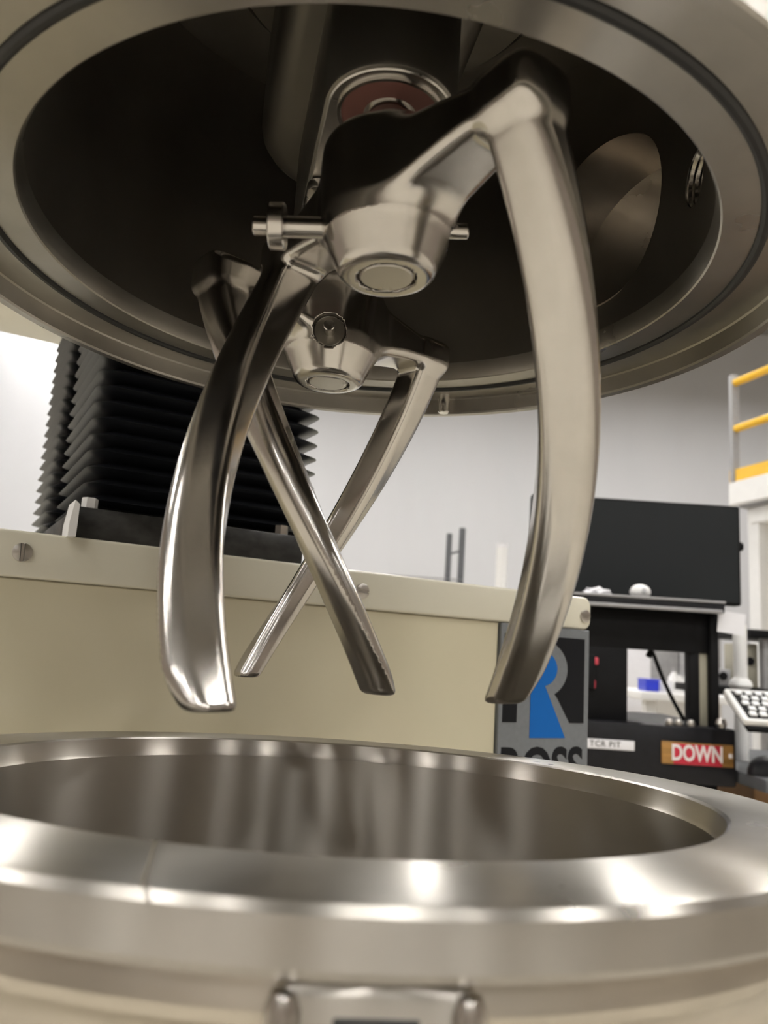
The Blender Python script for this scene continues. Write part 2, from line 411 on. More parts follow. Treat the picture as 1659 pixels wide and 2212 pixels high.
def add_hex(bm, r, z0, z1, mtx):
    pts = [(r*math.cos(k*PI/3), r*math.sin(k*PI/3)) for k in range(6)]
    b2 = prism(pts, z0, z1, r*0.08, 1); me = bpy.data.meshes.new('t'); b2.to_mesh(me); b2.free()
    me.transform(mtx); bm.from_mesh(me); bpy.data.meshes.remove(me)
for u0, v0 in ((0.062, 0.0185), (0.062, -0.0185), (0.118, 0.0185), (0.118, -0.0185)):
    bm = bmesh.new(); add_hex(bm, 0.0042, zb-0.0105, zb-0.0060, mc @ Matrix.Translation((u0, v0, 0)))
    add_lathe(bm, [(0, zb-0.0070), (0.0058, zb-0.0070), (0.0058, zb-0.0058), (0, zb-0.0058)], 20, mc @ Matrix.Translation((u0, v0, 0)))
    obj('cover_bolt', bm, 'zinc', cover)

pb = af+ax*0.052+Vector((ax.y, -ax.x))*0.0265
db = Vector((ax.y, -ax.x, 0)); pb3 = Vector((pb.x, pb.y, 0.236-0.388))
bm = bmesh.new(); mh = frame_to(pb3, pb3+db)
add_lathe(bm, [(0, 0), (0.0035, 0), (0.0035, 0.019), (0.0068, 0.019), (0.0068, 0.0205), (0, 0.0205)], 24, mh); add_hex(bm, 0.0064, 0.0205, 0.0290, mh)
obj('side_bolt', bm, 'zinc', car)

# ------------------------------------------------------------------ agitators: one shape, smooth implicit surface
TH0, TH1, TH2, RA0, RA1, BA0, BA1, BB = -0.2728, -0.7613, 0.0499, 0.0702, 0.0024, 0.0102, 0.0030, 0.0112
ZBOT = -0.1705; ZARM = 0.0328
def smin(a, b, k):
    h = np.clip(0.5+0.5*(b-a)/k, 0, 1); return b*(1-h)+a*h-k*h*(1-h)
def smax(a, b, k): return -smin(-a, -b, k)
def rbox2(px, py, hx, hy, r):
    qx = np.abs(px)-hx+r; qy = np.abs(py)-hy+r
    return np.hypot(np.maximum(qx, 0), np.maximum(qy, 0))+np.minimum(np.maximum(qx, qy), 0)-r
S_TOP = (ZARM-0.004+0.15-0.09)/0.1
HW_TOP = BA0+BA1*S_TOP
TH_ARM = TH0+TH1*S_TOP+TH2*S_TOP**2
HUBP = np.array([(0.0, 0.0188), (0.0045, 0.0207), (0.0165, 0.0262), (0.024, 0.0273), (0.050, 0.0275), (0.0590, 0.0270)])
def agitator_sdf(x, y, z):
    rho = np.hypot(x, y)
    # hub: turned body with a cone at its foot
    rz = np.interp(z+0.0035, HUBP[:, 0], HUBP[:, 1])
    d = smax((rho-rz)*0.94, z-0.0550, 0.007)
    d = smax(d, -0.0035-z, 0.0035)
    for s in (0, PI):
        # arm: bar that deepens towards the hub
        c, q = math.cos(TH_ARM+s), math.sin(TH_ARM+s)
        lx = x*c+y*q; ly = -x*q+y*c
        t = np.clip((lx-0.020)/0.040, 0, 1)
        zlo = ZARM-0.0082-0.0075*(1-t)**1.5
        zhi = ZARM+0.0093+0.007*(1-t)
        hz = (zhi-zlo)/2; hy = HW_TOP+0.0040*(1-t)
        a = rbox2(ly, z-(zhi+zlo)/2, hy, hz, 0.0050)
        a = smax(a, lx-(RA0+RA1*S_TOP+BB), 0.006); a = np.maximum(a, -lx)
        # blade: helical bar
        zc = ZARM-0.004; zz = np.where(z < zc-0.012, z, zc-0.012+np.where(z < zc+0.012, (z-zc+0.012)-(z-zc+0.012)**2/0.048, 0.012))
        sz = (zz+0.06)/0.1
        th = TH0+TH1*sz+TH2*sz*sz+s
        R = RA0+RA1*sz; hw = BA0+BA1*sz
        ct, st = np.cos(th), np.sin(th)
        bx = x*ct+y*st; by = -x*st+y*ct
        tt = np.clip((z-ZBOT)/0.015, 0, 1); cut = 0.0052*(1-tt)**1.7
        ox = bx-(R-cut/2)
        b = rbox2(ox, by, BB-cut/2, hw, np.where(ox > 0, 0.0096-0.5*cut, 0.0056))*0.88
        b = smax(b, ZBOT-z, 0.003); b = smax(b, z-(ZARM+0.0093), 0.006)
        d = smin(d, smin(a, b, 0.0055), 0.0085)
    # recess of the cap and counterbore of the cross pin
    d = np.maximum(d, -np.maximum(rho-0.0119, z+0.0015))
    cb = np.maximum(np.hypot(y, z-0.018)-0.0088, 0.0236-x)
    d = np.maximum(d, -cb)
    return d

def surface_nets(f, lo, hi, h):
    lo = np.array(lo); nn = [int(math.ceil((hi[k]-lo[k])/h))+1 for k in range(3)]
    gx = lo[0]+h*np.arange(nn[0]); gy = lo[1]+h*np.arange(nn[1]); gz = lo[2]+h*np.arange(nn[2])
    D = np.empty(nn, np.float32)
    for k0 in range(0, nn[2], 40):
        X, Y, Z = np.meshgrid(gx, gy, gz[k0:k0+40], indexing='ij')
        D[:, :, k0:k0+40] = f(X, Y, Z)
    ins = D < 0
    nc = [v-1 for v in nn]
    acc = np.zeros(nc+[3], np.float32); cnt = np.zeros(nc, np.int16)
    offs = [(i, j, k) for i in (0, 1) for j in (0, 1) for k in (0, 1)]
    sl = lambda o: tuple(slice(o[q], o[q]+nc[q]) for q in range(3))
    for o in offs:
        for axis in range(3):
            if o[axis]: continue
            o2 = list(o); o2[axis] = 1
            a = D[sl(o)]; b = D[sl(o2)]
            mk = (a < 0) != (b < 0)
            t = a[mk]/(a[mk]-b[mk])
            v = np.tile(np.array(o, np.float32), (len(t), 1)); v[:, axis] += t
            acc[mk] += v; cnt[mk] += 1
    act = cnt > 0
    ids = -np.ones(nc, np.int64); ids[act] = np.arange(act.sum())
    cell = np.argwhere(act)
    vs = lo+h*(cell+acc[act]/cnt[act][:, None])
    quads = []
    for axis in range(3):
        u, v = (axis+1) % 3, (axis+2) % 3
        A = [slice(0, nn[q]) for q in range(3)]; Bs = list(A)
        A[axis] = slice(0, nn[axis]-1); Bs[axis] = slice(1, nn[axis])
        a = ins[tuple(A)]; b = ins[tuple(Bs)]
        e = np.argwhere(a != b)
        e = e[(e[:, u] > 0) & (e[:, v] > 0) & (e[:, u] < nc[u]) & (e[:, v] < nc[v])]
        fl = a[tuple(e.T)]
        def cid(du, dv):
            q = e.copy(); q[:, u] -= du; q[:, v] -= dv; return ids[tuple(q.T)]
        Q = np.stack([cid(1, 1), cid(0, 1), cid(0, 0), cid(1, 0)], 1)
        Q[~fl] = Q[~fl][:, ::-1]
        quads.append(Q)
    return vs, np.concatenate(quads)

def grad(f, p, e=2e-4):
    g = np.empty_like(p)
    for k in range(3):
        a = p.copy(); b = p.copy(); a[:, k] += e; b[:, k] -= e
        g[:, k] = (f(*a.T)-f(*b.T))/(2*e)
    return g
vs, qs = surface_nets(agitator_sdf, (-0.092, -0.092, ZBOT-0.003), (0.092, 0.092, 0.062), 0.0014)
for _ in range(4):
    g = grad(agitator_sdf, vs); d = agitator_sdf(*vs.T)
    vs = vs-np.clip(d/np.maximum((g*g).sum(1), 0.2), -0.001, 0.001)[:, None]*g
nrm = grad(agitator_sdf, vs, 3e-4); nrm /= np.maximum(np.linalg.norm(nrm, axis=1), 1e-9)[:, None]
cen = vs[qs].mean(1); rho = np.hypot(cen[:, 0], cen[:, 1])
sz = (np.minimum(cen[:, 2], ZARM-0.004)+0.06)/0.1
th = TH0+TH1*sz+TH2*sz*sz
side = (np.cos(th)*cen[:, 0]+np.sin(th)*cen[:, 1]) > 0
isblade = (rho > 0.045) & (cen[:, 2] < ZARM-0.014)
isarm = (rho > 0.0325) & ~isblade
def part_mesh(name, mask):
    q = qs[mask]; used = np.unique(q); mp_ = -np.ones(len(vs), int); mp_[used] = np.arange(len(used))
    me = bpy.data.meshes.new(name)
    me.from_pydata(vs[used].tolist(), [], mp_[q].tolist())
    for p in me.polygons: p.use_smooth = True
    me.normals_split_custom_set_from_vertices(nrm[used].tolist())
    me.materials.append(M['polished'])
    return me
AG = {'hub': [part_mesh('hub', ~isblade & ~isarm)],
      'arm': [part_mesh('arm', isarm & side), part_mesh('arm', isarm & ~side)],
      'blade': [part_mesh('blade', isblade & side), part_mesh('blade', isblade & ~side)]}
small = []
def sm(name, bm, m, lab=None):
    bmesh.ops.recalc_face_normals(bm, faces=bm.faces)
    me = bpy.data.meshes.new(name); bm.to_mesh(me); bm.free(); sharp(me, 35); me.materials.append(M[m]); small.append((name, me, lab))
sm('end_cap', lathe([(0, 0.0004), (0.0108, 0.0004), (0.0108, -0.0029), (0.0103, -0.0034), (0, -0.0034)], 48), 'brushed')
sm('bore_washer', rod((0.0230, 0, 0.018), (0.0243, 0, 0.018), 0.0084, 36, 0.0004), 'carrier', 'dark round washer in the counterbore')
sm('cross_pin', lathe([(0, 0), (0.0034, 0), (0.0039, 0.0005), (0.0039, 0.0110), (0.0043, 0.0112), (0.0043, 0.0345), (0.0031, 0.0348), (0.0031, 0.0867), (0.0027, 0.0872), (0, 0.0872)], 28, frame_to((-0.0545, 0, 0.018), (0.03, 0, 0.018))), 'polished')
sm('pin_collar', rod((-0.0480, 0, 0.018), (-0.0415, 0, 0.018), 0.0094, 40, 0.0006), 'polished')
def agitator(label, A, rotz, tilt):
    R = Matrix.Translation((A.x, A.y, H+0.15)) @ Matrix.Rotation(tilt[0], 4, 'Y') @ Matrix.Rotation(-tilt[1], 4, 'X') @ Matrix.Rotation(rotz, 4, 'Z')
    t = thing('mixing_beater', label, 'beater', R.to_translation(), rot=R.to_euler(), group='pair of twisted beaters')
    for k, ms in AG.items():
        for me in ms: link(k, me, None, t)
    for nm, me, lab in small:
        o = link(nm, me, None, t)
        if lab: o['label'] = lab
    return t
agitator('nearer polished steel beater, large twisted blades framing left and right, with collared cross pin', AF, 0.0, (TF, 0.0019))
agitator('farther polished steel beater whose two thinner blades cross like an X', AR, -1.5446, (0.0022, 0.0042))

# ------------------------------------------------------------------ cabinet of the mixer
base = thing('mixer_cabinet', 'cream enamelled mixer cabinet with pale top lip and grey name plate', 'cabinet', (P0.x, P0.y, 0), YAW)
# local axes: x = u, y = v, z up from the floor
def L(u, v, z): return (u, v, H+z)
uR, _ = uv(1275, 1450); uL = -0.25
_, zl0 = uv(0, 1236); _, zl1 = uv(1275, 1366)
zlip = (zl0+zl1)/2
uPL, _ = uv(1077, 1500)
obj('cabinet_body', box(L(uL, 0.006, -H), L(uR-0.002, 0.60, ZT-0.002), 0.004, 2), 'cream', base)
obj('front_panel', box(L(uL, 0.0030, -0.72), L(uPL-0.0006, 0.0062, zlip-0.0006), 0.0006, 1), 'cream', base)
def lip_bm():
    bm = bmesh.new()
    vs_ = add_box(bm, L(uL, 0, zlip), L(uR, 0.62, ZT))
    es = [e for e in bm.edges if abs(e.verts[0].co.x-uR) < 1e-6 and abs(e.verts[1].co.x-uR) < 1e-6 and abs(e.verts[0].co.z-e.verts[1].co.z) < 1e-6]
    bmesh.ops.bevel(bm, geom=es, offset=0.009, segments=5, profile=0.5, affect='EDGES')
    es = [e for e in bm.edges if abs(e.verts[0].co.y) < 1e-6 and abs(e.verts[1].co.y) < 1e-6]
    bmesh.ops.bevel(bm, geom=es, offset=0.0022, segments=3, profile=0.5, affect='EDGES')
    return bm
obj('top_lip', lip_bm(), 'cream_lip', base)
def screw(px, py, r, rot):
    u, z = uv(px, py)
    bm = bmesh.new()
    mtx = Matrix.Translation(L(u, 0.0005, z)) @ Matrix.Rotation(PI/2, 4, 'X') @ Matrix.Rotation(rot, 4, 'Z')
    for s in (-1, 1):      # two halves of the domed head beside the slot
        pts = [(s*0.12*r, -0.99*r)]+[(s*r*math.cos(t), r*math.sin(t)) for t in [math.radians(-83+166*k/14) for k in range(15)]]+[(s*0.12*r, 0.99*r)]
        b2 = prism(pts, 0, 0.0024, 0.0006, 2); me = bpy.data.meshes.new('t'); b2.to_mesh(me); b2.free(); me.transform(mtx); bm.from_mesh(me); bpy.data.meshes.remove(me)
    add_lathe(bm, [(0, 0), (r*0.97, 0), (r*0.97, 0.001), (0, 0.001)], 28, mtx)
    obj('slotted_screw', bm, 'zinc', base)
screw(48, 1193, 0.0064, 0.03); screw(782, 1277, 0.0064, 1.45); screw(1263, 1331, 0.0064, 1.25)
# name plate
uPR, zt = uv(1273, 1364); _, zt2 = uv(1078, 1346)
zt = zlip-0.0008; PW = uPR-uPL
scale = PW/196.0         # metres per plate pixel, horizontally
plate = obj('name_plate', box(L(uPL, -0.0006, zt-0.30), L(uPR, 0.0062, zt), 0.0007, 1), 'plate_grey', base)
def pu(px, py):
    u, z = uv(px, py, -0.0008); return u, H+z
def flat(name, pts, m, v0=-0.0011, v1=-0.0004):
    bm = bmesh.new()
    a_ = [bm.verts.new((u, v0, z)) for u, z in pts]; b_ = [bm.verts.new((u, v1, z)) for u, z in pts]
    bm.faces.new(a_); bm.faces.new(b_[::-1])
    for i in range(len(pts)): bm.faces.new((a_[i], a_[(i+1) % len(pts)], b_[(i+1) % len(pts)], b_[i]))
    return obj(name, bm, m, plate)
# emblem: dark square, grey letter with blue counter and blue wedge (corner points taken on the plate)
q0 = pu(1091, 1375); q1 = pu(1260, 1562)
sx0, sx1 = q0[0], q1[0]
_, ztop = pu(1258, 1381); _, zbt = pu(1258, 1562)
def E(a, b): return (sx0+(sx1-sx0)*a, zbt+(ztop-zbt)*b)   # unit square of the emblem
# black background pieces around the letter
flat('emblem_field', [E(0, 0), E(0.166, 0), E(0.166, 1), E(0, 1)], 'plate_black')
arc = [(0.44+0.345*math.cos(t), 0.62+0.345*math.sin(t)) for t in [math.radians(-58+148*k/16) for k in range(17)]]
right = [E(1, 1), E(1, 0), E(0.82, 0), E(0.655, 0.29)]+[E(x_, y_) for x_, y_ in arc]+[E(0.20, 0.965), E(0.20, 1)]
flat('emblem_field', right, 'plate_black')
flat('emblem_counter', [E(0.44+0.21*math.cos(t), 0.62+0.21*math.sin(t)) for t in [2*PI*k/28 for k in range(28)]], 'plate_blue')
flat('emblem_wedge', [E(0.325, -0.175), E(0.765, -0.175), E(0.50, 0.42), E(0.325, 0.42)], 'plate_blue')
me = text_mesh('ROSS', 0.052, 0.0003, 0.0012, 0.98)
xs = [v.co.x for v in me.vertices]; ys = [v.co.y for v in me.vertices]
_, zr = pu(1170, 1608)
wr = (sx1-sx0)*1.0
me.transform(Matrix.Translation((-(min(xs)+max(xs))/2, -max(ys), 0)))
me.transform(Matrix.Diagonal((wr/(max(xs)-min(xs)), 1.0, 1, 1)))
me.transform(Matrix.Rotation(PI/2, 4, 'X'))
_, zra = pu(1258, 1612)
link('lettering', me, 'plate_black', plate, ((sx0+sx1)/2, -0.0008, zra))
# black mounting plate of the bellows with bolts, pale block behind it
v_b = 0.012
ua, za = uv(166, 1092, v_b); ub, zb_ = uv(655, 1190, v_b)
mpl = obj('mounting_plate', box(L(ua, v_b, ZT-0.001), L(ub, v_b+0.215, za), 0.0015, 2), 'blackpaint', base)
for px, py in ((193, 1088), (606, 1152)):
    u_, z_ = uv(px, py, v_b+0.014)
    bm = bmesh.new(); add_hex(bm, 0.0058, za-0.0005, za+0.0085, Matrix.Translation((u_, v_b+0.012, H)))
    obj('hex_bolt', bm, 'white' if px < 300 else 'zinc', mpl)
uc, zc = uv(131, 1105, 0.045)
wb_ = ua-uc-0.001
bm = prism([(uc, ZT-0.001), (ua-0.001, ZT-0.001), (ua-0.001, za-0.002), (uc+wb_*0.4, zc+0.002), (uc, zc-0.014)], -0.03, 0.0)
bmesh.ops.transform(bm, matrix=Matrix(((1, 0, 0, 0), (0, 0, 1, 0.02), (0, 1, 0, H), (0, 0, 0, 1))), verts=bm.verts)
obj('bracket_block', bm, 'white', base)

# ------------------------------------------------------------------ bellows columns
def bellows(label, u0, u1, v0, v1, z0, z1, pitch, dep, rc):
    t = thing('bellows', label, 'bellows', (P0+U*u0+V*v0)[:2]+(H+z0,), YAW, 'black bellows around the lift columns')
    bm = bmesh.new(); rings = []; W, Dp = u1-u0, v1-v0
    N = int((z1-z0)/pitch)
    z = 0.0
    for k in range(2*N+1):
        tip = k % 2 == 1
        zz = k*pitch/2
        if tip:
            prs = [(0.0006, -0.0005), (0.0, 0.0), (0.0006, 0.0005)]
            zz -= pitch*0.12
        else: prs = [(dep, 0.0)]
        for ins_, dz in prs:
            rings.append([bm.verts.new((x_, y_, zz+dz)) for x_, y_ in rrect(ins_, ins_, W-ins_, Dp-ins_, rc, 5)])
    for a_, b_ in zip(rings[:-1], rings[1:]):
        m_ = len(a_)
        for i in range(m_): bm.faces.new((a_[i], a_[(i+1) % m_], b_[(i+1) % m_], b_[i]))
    bm.faces.new(rings[0]); bm.faces.new(rings[-1])
    obj('folded_cover', bm, 'bellows', t, 40)
    obj('end_frame', box((dep*0.8, dep*0.8, -0.004), (W-dep*0.8, Dp-dep*0.8, 0.003), 0.001, 1), 'black', t)
    obj('end_frame', box((dep*0.8, dep*0.8, z1-z0-0.006), (W-dep*0.8, Dp-dep*0.8, z1-z0), 0.001, 1), 'black', t)
    return t
ZBM = 0.335
u0, _ = uv(180, 1085, 0.03); u1, _ = uv(694, 1000, 0.03)
bellows('wide black pleated bellows standing on the scratched black plate of the cabinet', u0, u1, 0.030, 0.20, za+0.0045, ZBM-0.001, 0.0128, 0.0150, 0.014)
u2, _ = uv(93, 1120, 0.25)
bellows('narrower black pleated bellows at the left, behind the wide bellows', u2, u2+0.115, 0.235, 0.37, ZT+0.0045, ZBM-0.001, 0.0128, 0.0130, 0.010)

# beam of the lift: joins the column tops to the head
uc0 = (C0-P0).dot(U); vc0 = (C0-P0).dot(V)
obj('lift_beam', box((-0.20-uc0, -0.03-vc0, ZBM-0.1849), (0.30-uc0, 0.40-vc0, ZBM+0.10-0.1849), 0.012, 3, Matrix.Rotation(YAW, 4, 'Z')), 'cream', head)
obj('beam_neck', box((-0.10, 0.16, 0.236), (0.10, -0.028-vc0, 0.30), 0.006, 2, Matrix.Rotation(YAW, 4, 'Z')), 'cream', head)
obj('beam_web', box((-0.10, -0.035-vc0, ZBM+0.09-0.1849), (0.10, 0.12-vc0, 0.30), 0.006, 2, Matrix.Rotation(YAW, 4, 'Z')), 'cream', head)

# ------------------------------------------------------------------ background: black equipment with the signs
YE = 1.66
def bx(name, p0, p1, depth, m, parent=None, y=YE, bev=0.003, dy=0.0):
    """box whose front face spans two opposite corner pixels at distance y, going back by depth"""
    a_ = at(*p0, y); b_ = at(*p1, y)
    lo = (min(a_.x, b_.x), y+dy, min(a_.z, b_.z)); hi = (max(a_.x, b_.x), y+dy+depth, max(a_.z, b_.z))
    o = obj(name, box(lo, hi, bev, 2), m, parent)
    if parent is None: recentre(o)
    return o
def recentre(o):
    me = o.data; xs = [v.co for v in me.vertices]
    c = Vector(((min(v.x for v in xs)+max(v.x for v in xs))/2, (min(v.y for v in xs)+max(v.y for v in xs))/2, min(v.z for v in xs)))
    me.transform(Matrix.Translation(-c)); o.location = o.location+c
    return o
eqp = thing('test_machine', 'black boxed test machine with front opening, behind the name plate', 'machine', (0, 0, 0))
pl = at(1590, 1580, YE); pr_ = pl
xr = at(1591, 1630, YE).x; xl = at(1150, 1560, YE).x
ztb = at(1430, 1566, YE).z; zbb = at(1430, 1692, YE).z
obj('base_box', box((xl, YE, zbb), (xr, YE+0.42, ztb), 0.005, 2), 'blackmetal', eqp)
obj('base_plinth', box((xl+.02, YE+0.02, 0), (xr-.03, YE+0.40, zbb+.002), 0.004, 2), 'black', eqp)
# upright frame
xR2 = at(1567, 1450, YE).x; xR1 = at(1516, 1450, YE).x
zsh = at(1420, 1316, YE).z; zs2 = at(1420, 1291, YE).z
xO0 = at(1370, 1480, YE).x; zO1 = at(1440, 1406, YE).z
obj('upper_panel', box((xl, YE+0.04, zO1), (xR1+0.002, YE+0.06, zsh), 0.002, 2), 'black', eqp)
obj('side_panel', box((xl, YE+0.04, ztb-.002), (xO0-0.001, YE+0.06, zO1+.001), 0.002, 2), 'black', eqp)
obj('corner_post', box((xR1+0.032, YE+0.03, ztb-.002), (xR2, YE+0.07, zsh), 0.002, 2), 'black', eqp)
obj('post_cover', box((xR1+0.012, YE+0.05, ztb-.002), (xR1+0.036, YE+0.09, zO1+0.002), 0.002, 2), 'beige', eqp)
obj('inner_post', box((xR1-0.008, YE+0.045, ztb-.002), (xR1+0.014, YE+0.075, zO1+0.002), 0.002, 2), 'black', eqp)
obj('upper_panel', box((xR1, YE+0.045, zO1), (xR1+0.036, YE+0.06, zsh), 0.002, 2), 'black', eqp)
top = obj('top_shelf', box((xl, YE, zsh), (xR2+0.002, YE+0.46, zs2), 0.004, 2), 'blackmetal', eqp)
obj('edge_strip', box((xl, YE-0.004, zsh-0.001), (xR2-0.004, YE+0.010, zsh+0.007), 0.002, 2), 'galv', top)
obj('edge_strip', box((xl, YE-0.003, zs2-0.004), (xR2+0.002, YE+0.004, zs2+0.001), 0.001, 2), 'galv', top)
# small fittings inside the opening
for px, s_ in ((1338, 1), (1283, 1.3)):
    p = at(px, 1548, YE+0.02)
    obj('fitting', lathe([(0, 0), (0.012*s_, 0), (0.010*s_, 0.02), (0.006, 0.028), (0.006, 0.045/s_), (0, 0.045/s_)], 18, Matrix.Translation((p.x, YE+0.085, ztb-0.001))), 'rackgrey', eqp)
for px in (1446, 1466, 1493):
    p = at(px, 1558, YE+0.02)
    obj('knob', lathe([(0, 0), (0.008, 0), (0.009, 0.006), (0.006, 0.013), (0, 0.015)], 16, Matrix.Translation((p.x, YE+0.02, ztb-0.001))), 'zinc', eqp)
p = at(1563, 1551, YE)
obj('knob', lathe([(0, 0), (0.008, 0), (0.012, 0.01), (0.009, 0.02), (0, 0.022)], 16, Matrix.Translation((p.x, YE+0.012, ztb-0.001))), 'zinc', eqp)
for (px, py, hh) in ((1286, 1428, 0.016), (1280, 1478, 0.018)):
    p = at(px, py, YE+0.03)
    obj('red_button', box((p.x-0.008, YE+0.029, p.z-hh/2), (p.x+0.007, YE+0.042, p.z+hh/2), 0.003, 3), 'pinkred', eqp)
obj('button_block', box((at(1276, 1450, YE).x, YE+0.028, at(1290, 1490, YE).z), (at(1294, 1450, YE).x, YE+0.042, at(1290, 1415, YE).z), 0.003, 2), 'black', eqp)
# signs
s1a = at(1195, 1581, YE); s1b = at(1370, 1625, YE)
lab = bx('label_plate', (1195, 1590), (1370, 1622), 0.002, 'paper', eqp, YE, 0.0004, -0.0022)
p = at(1302, 1607, YE)
me = text_mesh('TCR PIT', 0.0160, 0.0002, 0.0002, 1.15); me.transform(Matrix.Rotation(PI/2, 4, 'X'))
xs = [v.co.x for v in me.vertices]; xa = at(1273, 1607, YE).x; xb = at(1340, 1607, YE).x
me.transform(Matrix.Diagonal(((xb-xa)/(max(xs)-min(xs)), 1, 1, 1)))
link('lettering', me, 'ink', lab, ((xa+xb)/2-lab.location.x, YE-0.0024-lab.location.y, p.z-lab.location.z))
sign = bx('sign_plate', (1428, 1600), (1583, 1658), 0.004, 'brass', eqp, YE, 0.0008, -0.0042)
bx('sign_field', (1453, 1605), (1558, 1656), 0.001, 'red', sign, YE, 0.0002, -0.0050)
p = at(1504, 1629, YE)
me = text_mesh('DOWN', 0.044, 0.0003, 0.0012, 1.0); me.transform(Matrix.Rotation(PI/2, 4, 'X'))
xs = [v.co.x for v in me.vertices]; ww = at(1558, 1629, YE).x-at(1449, 1629, YE).x
me.transform(Matrix.Diagonal((ww/(max(xs)-min(xs)), 1, 1, 1)))
link('lettering', me, 'letter', sign, (p.x, YE-0.0054, p.z))
bx('sign_screw', (1572, 1628), (1580, 1638), 0.002, 'letter', sign, YE, 0.0005, -0.0056)

# things on the top shelf
p = at(1383, 1284, YE+0.06)
ball = obj('dome_camera', lathe([(0, 0), (0.014, 0), (0.0185, 0.004), (0.0225, 0.012), (0.0222, 0.018), (0.0185, 0.0255), (0.012, 0.0300), (0.005, 0.032), (0, 0.0322)], 32), 'white', None, 60, (p.x, YE+0.06, zs2+0.0004))
tag(ball, 'small white domed camera sitting on the black shelf under the monitor', 'camera')
lens = obj('lens_patch', lathe([(0, 0), (0.0065, 0), (0.006, 0.002), (0, 0.003)], 20, frame_to((0.001, -0.0200, 0.016), (0.001, -0.05, 0.024))), 'galv', ball)
p = at(1290, 1280, YE+0.06)
cl = thing('crumpled_tissue', 'crumpled white tissue lying on the black shelf, left of the domed camera', 'tissue', (p.x, YE+0.06, zs2+0.0004))
bm = bmesh.new(); bmesh.ops.create_icosphere(bm, subdivisions=3, radius=0.022)
for v in bm.verts:
    v.co.x *= 1.4; v.co.y *= 0.8
    v.co *= 1+0.22*math.sin(v.co.x*260+1)*math.cos(v.co.z*330)+0.1*random.random()
    v.co.z = max(v.co.z, -0.008)*0.62+0.005
obj('tissue', bm, 'paper', cl, 30)
p = at(1316, 1281, YE+0.05)
gl = thing('wire_clip', 'thin dark wire clip with pale tip beside the crumpled tissue', 'clip', (p.x, YE+0.05, zs2+0.0004))
obj('wire', tube([(-0.016, 0, 0.002), (-0.010, 0, 0.010), (0, 0.002, 0.012), (0.007, 0, 0.008), (0.008, -0.002, 0.002)], 0.0022, 8), 'black', gl)
obj('tip', lathe([(0, 0.004), (0.004, 0.006), (0.0045, 0.010), (0.002, 0.013), (0, 0.0135)], 14, Matrix.Translation((-0.002, -0.001, 0.0015))), 'paper', gl)

# monitor
YM = YE+0.24
a_ = at(1150, 1085, YM); b_ = at(1603, 1311, YM)
mon = thing('monitor', 'wide switched-off dark monitor standing on the black test machine', 'monitor', ((a_.x+b_.x)/2, YM, zs2))
wm = b_.x-a_.x; zt_ = at(1450, 1084, YM).z-zs2; zb2 = at(1450, 1300, YM).z-zs2
if zb2 < 0.004: zb2 = 0.004
obj('monitor_case', box((-wm/2, 0, zb2), (wm/2, 0.035, zt_), 0.006, 3), 'black', mon)
obj('screen', box((-wm/2+0.007, -0.001, zb2+0.007), (wm/2-0.007, 0.003, zt_-0.007), 0.0005, 1), 'screen', mon)
obj('stand', box((-0.10, 0.03, 0.0004), (0.10, 0.20, 0.010), 0.003, 2), 'black', mon)
obj('stand_neck', box((-0.025, 0.033, 0.008), (0.025, 0.06, zt_*0.7), 0.004, 2), 'black', mon)
bm = bmesh.new(); add_lathe(bm, [(0, 0), (0.011, 0), (0.013, 0.006), (0.010, 0.012), (0, 0.014)], 20, frame_to((wm/2-0.001, 0.018, zt_*0.62), (wm/2+0.1, 0.018, zt_*0.62)))
obj('knob', bm, 'black', mon)
# note on the corner post
YN = YE-0.004
a_ = at(1566, 1317, YN); b_ = at(1626, 1362, YN)
note = obj('paper_note', box((0, 0, -0.046), (b_.x-a_.x, 0.0006, 0)), 'paper', None, 35, (a_.x-0.004, YN+0.02, a_.z))
note.rotation_euler = (0, 0.10, 0)
tag(note, 'blank white paper note taped to the corner of the black test machine', 'note')

# bench seen through the opening
YB = 3.1
zbn = at(1430, 1497, YB).z
wb = thing('workbench', 'long white workbench seen through the opening of the test machine', 'workbench', (1.2, YB, 0))
obj('bench_top', box((at(1384, 1497, YB).x-1.2, 0, zbn-0.03), (at(1700, 1497, YB).x-1.2, 0.6, zbn), 0.003, 2), 'white', wb)
for x_ in (at(1402, 1497, YB).x-1.2, at(1660, 1497, YB).x-1.2):
    for y_ in (0.04, 0.52): obj('leg', box((x_, y_, 0), (x_+0.045, y_+0.045, zbn-0.029), 0.003, 1), 'white', wb)
obj('drawer', box((at(1490, 1510, YB).x-1.2, 0.02, zbn-0.13), (at(1560, 1510, YB).x-1.2, 0.4, zbn-0.031), 0.003, 1), 'white', wb)
p = at(1410, 1485, YB+0.1)
bb = thing('storage_bin', 'blue plastic storage bin on the white workbench', 'bin', (p.x, YB+0.14, zbn+0.0004))
obj('bin_body', prism([(-0.030, -0.05), (0.022, -0.05), (0.026, 0.05), (-0.030, 0.05)], 0, 0.046, 0.004, 2), 'blue', bb)
obj('bin_rim', box((-0.033, -0.053, 0.043), (0.029, 0.053, 0.049), 0.003, 2), 'blue', bb)
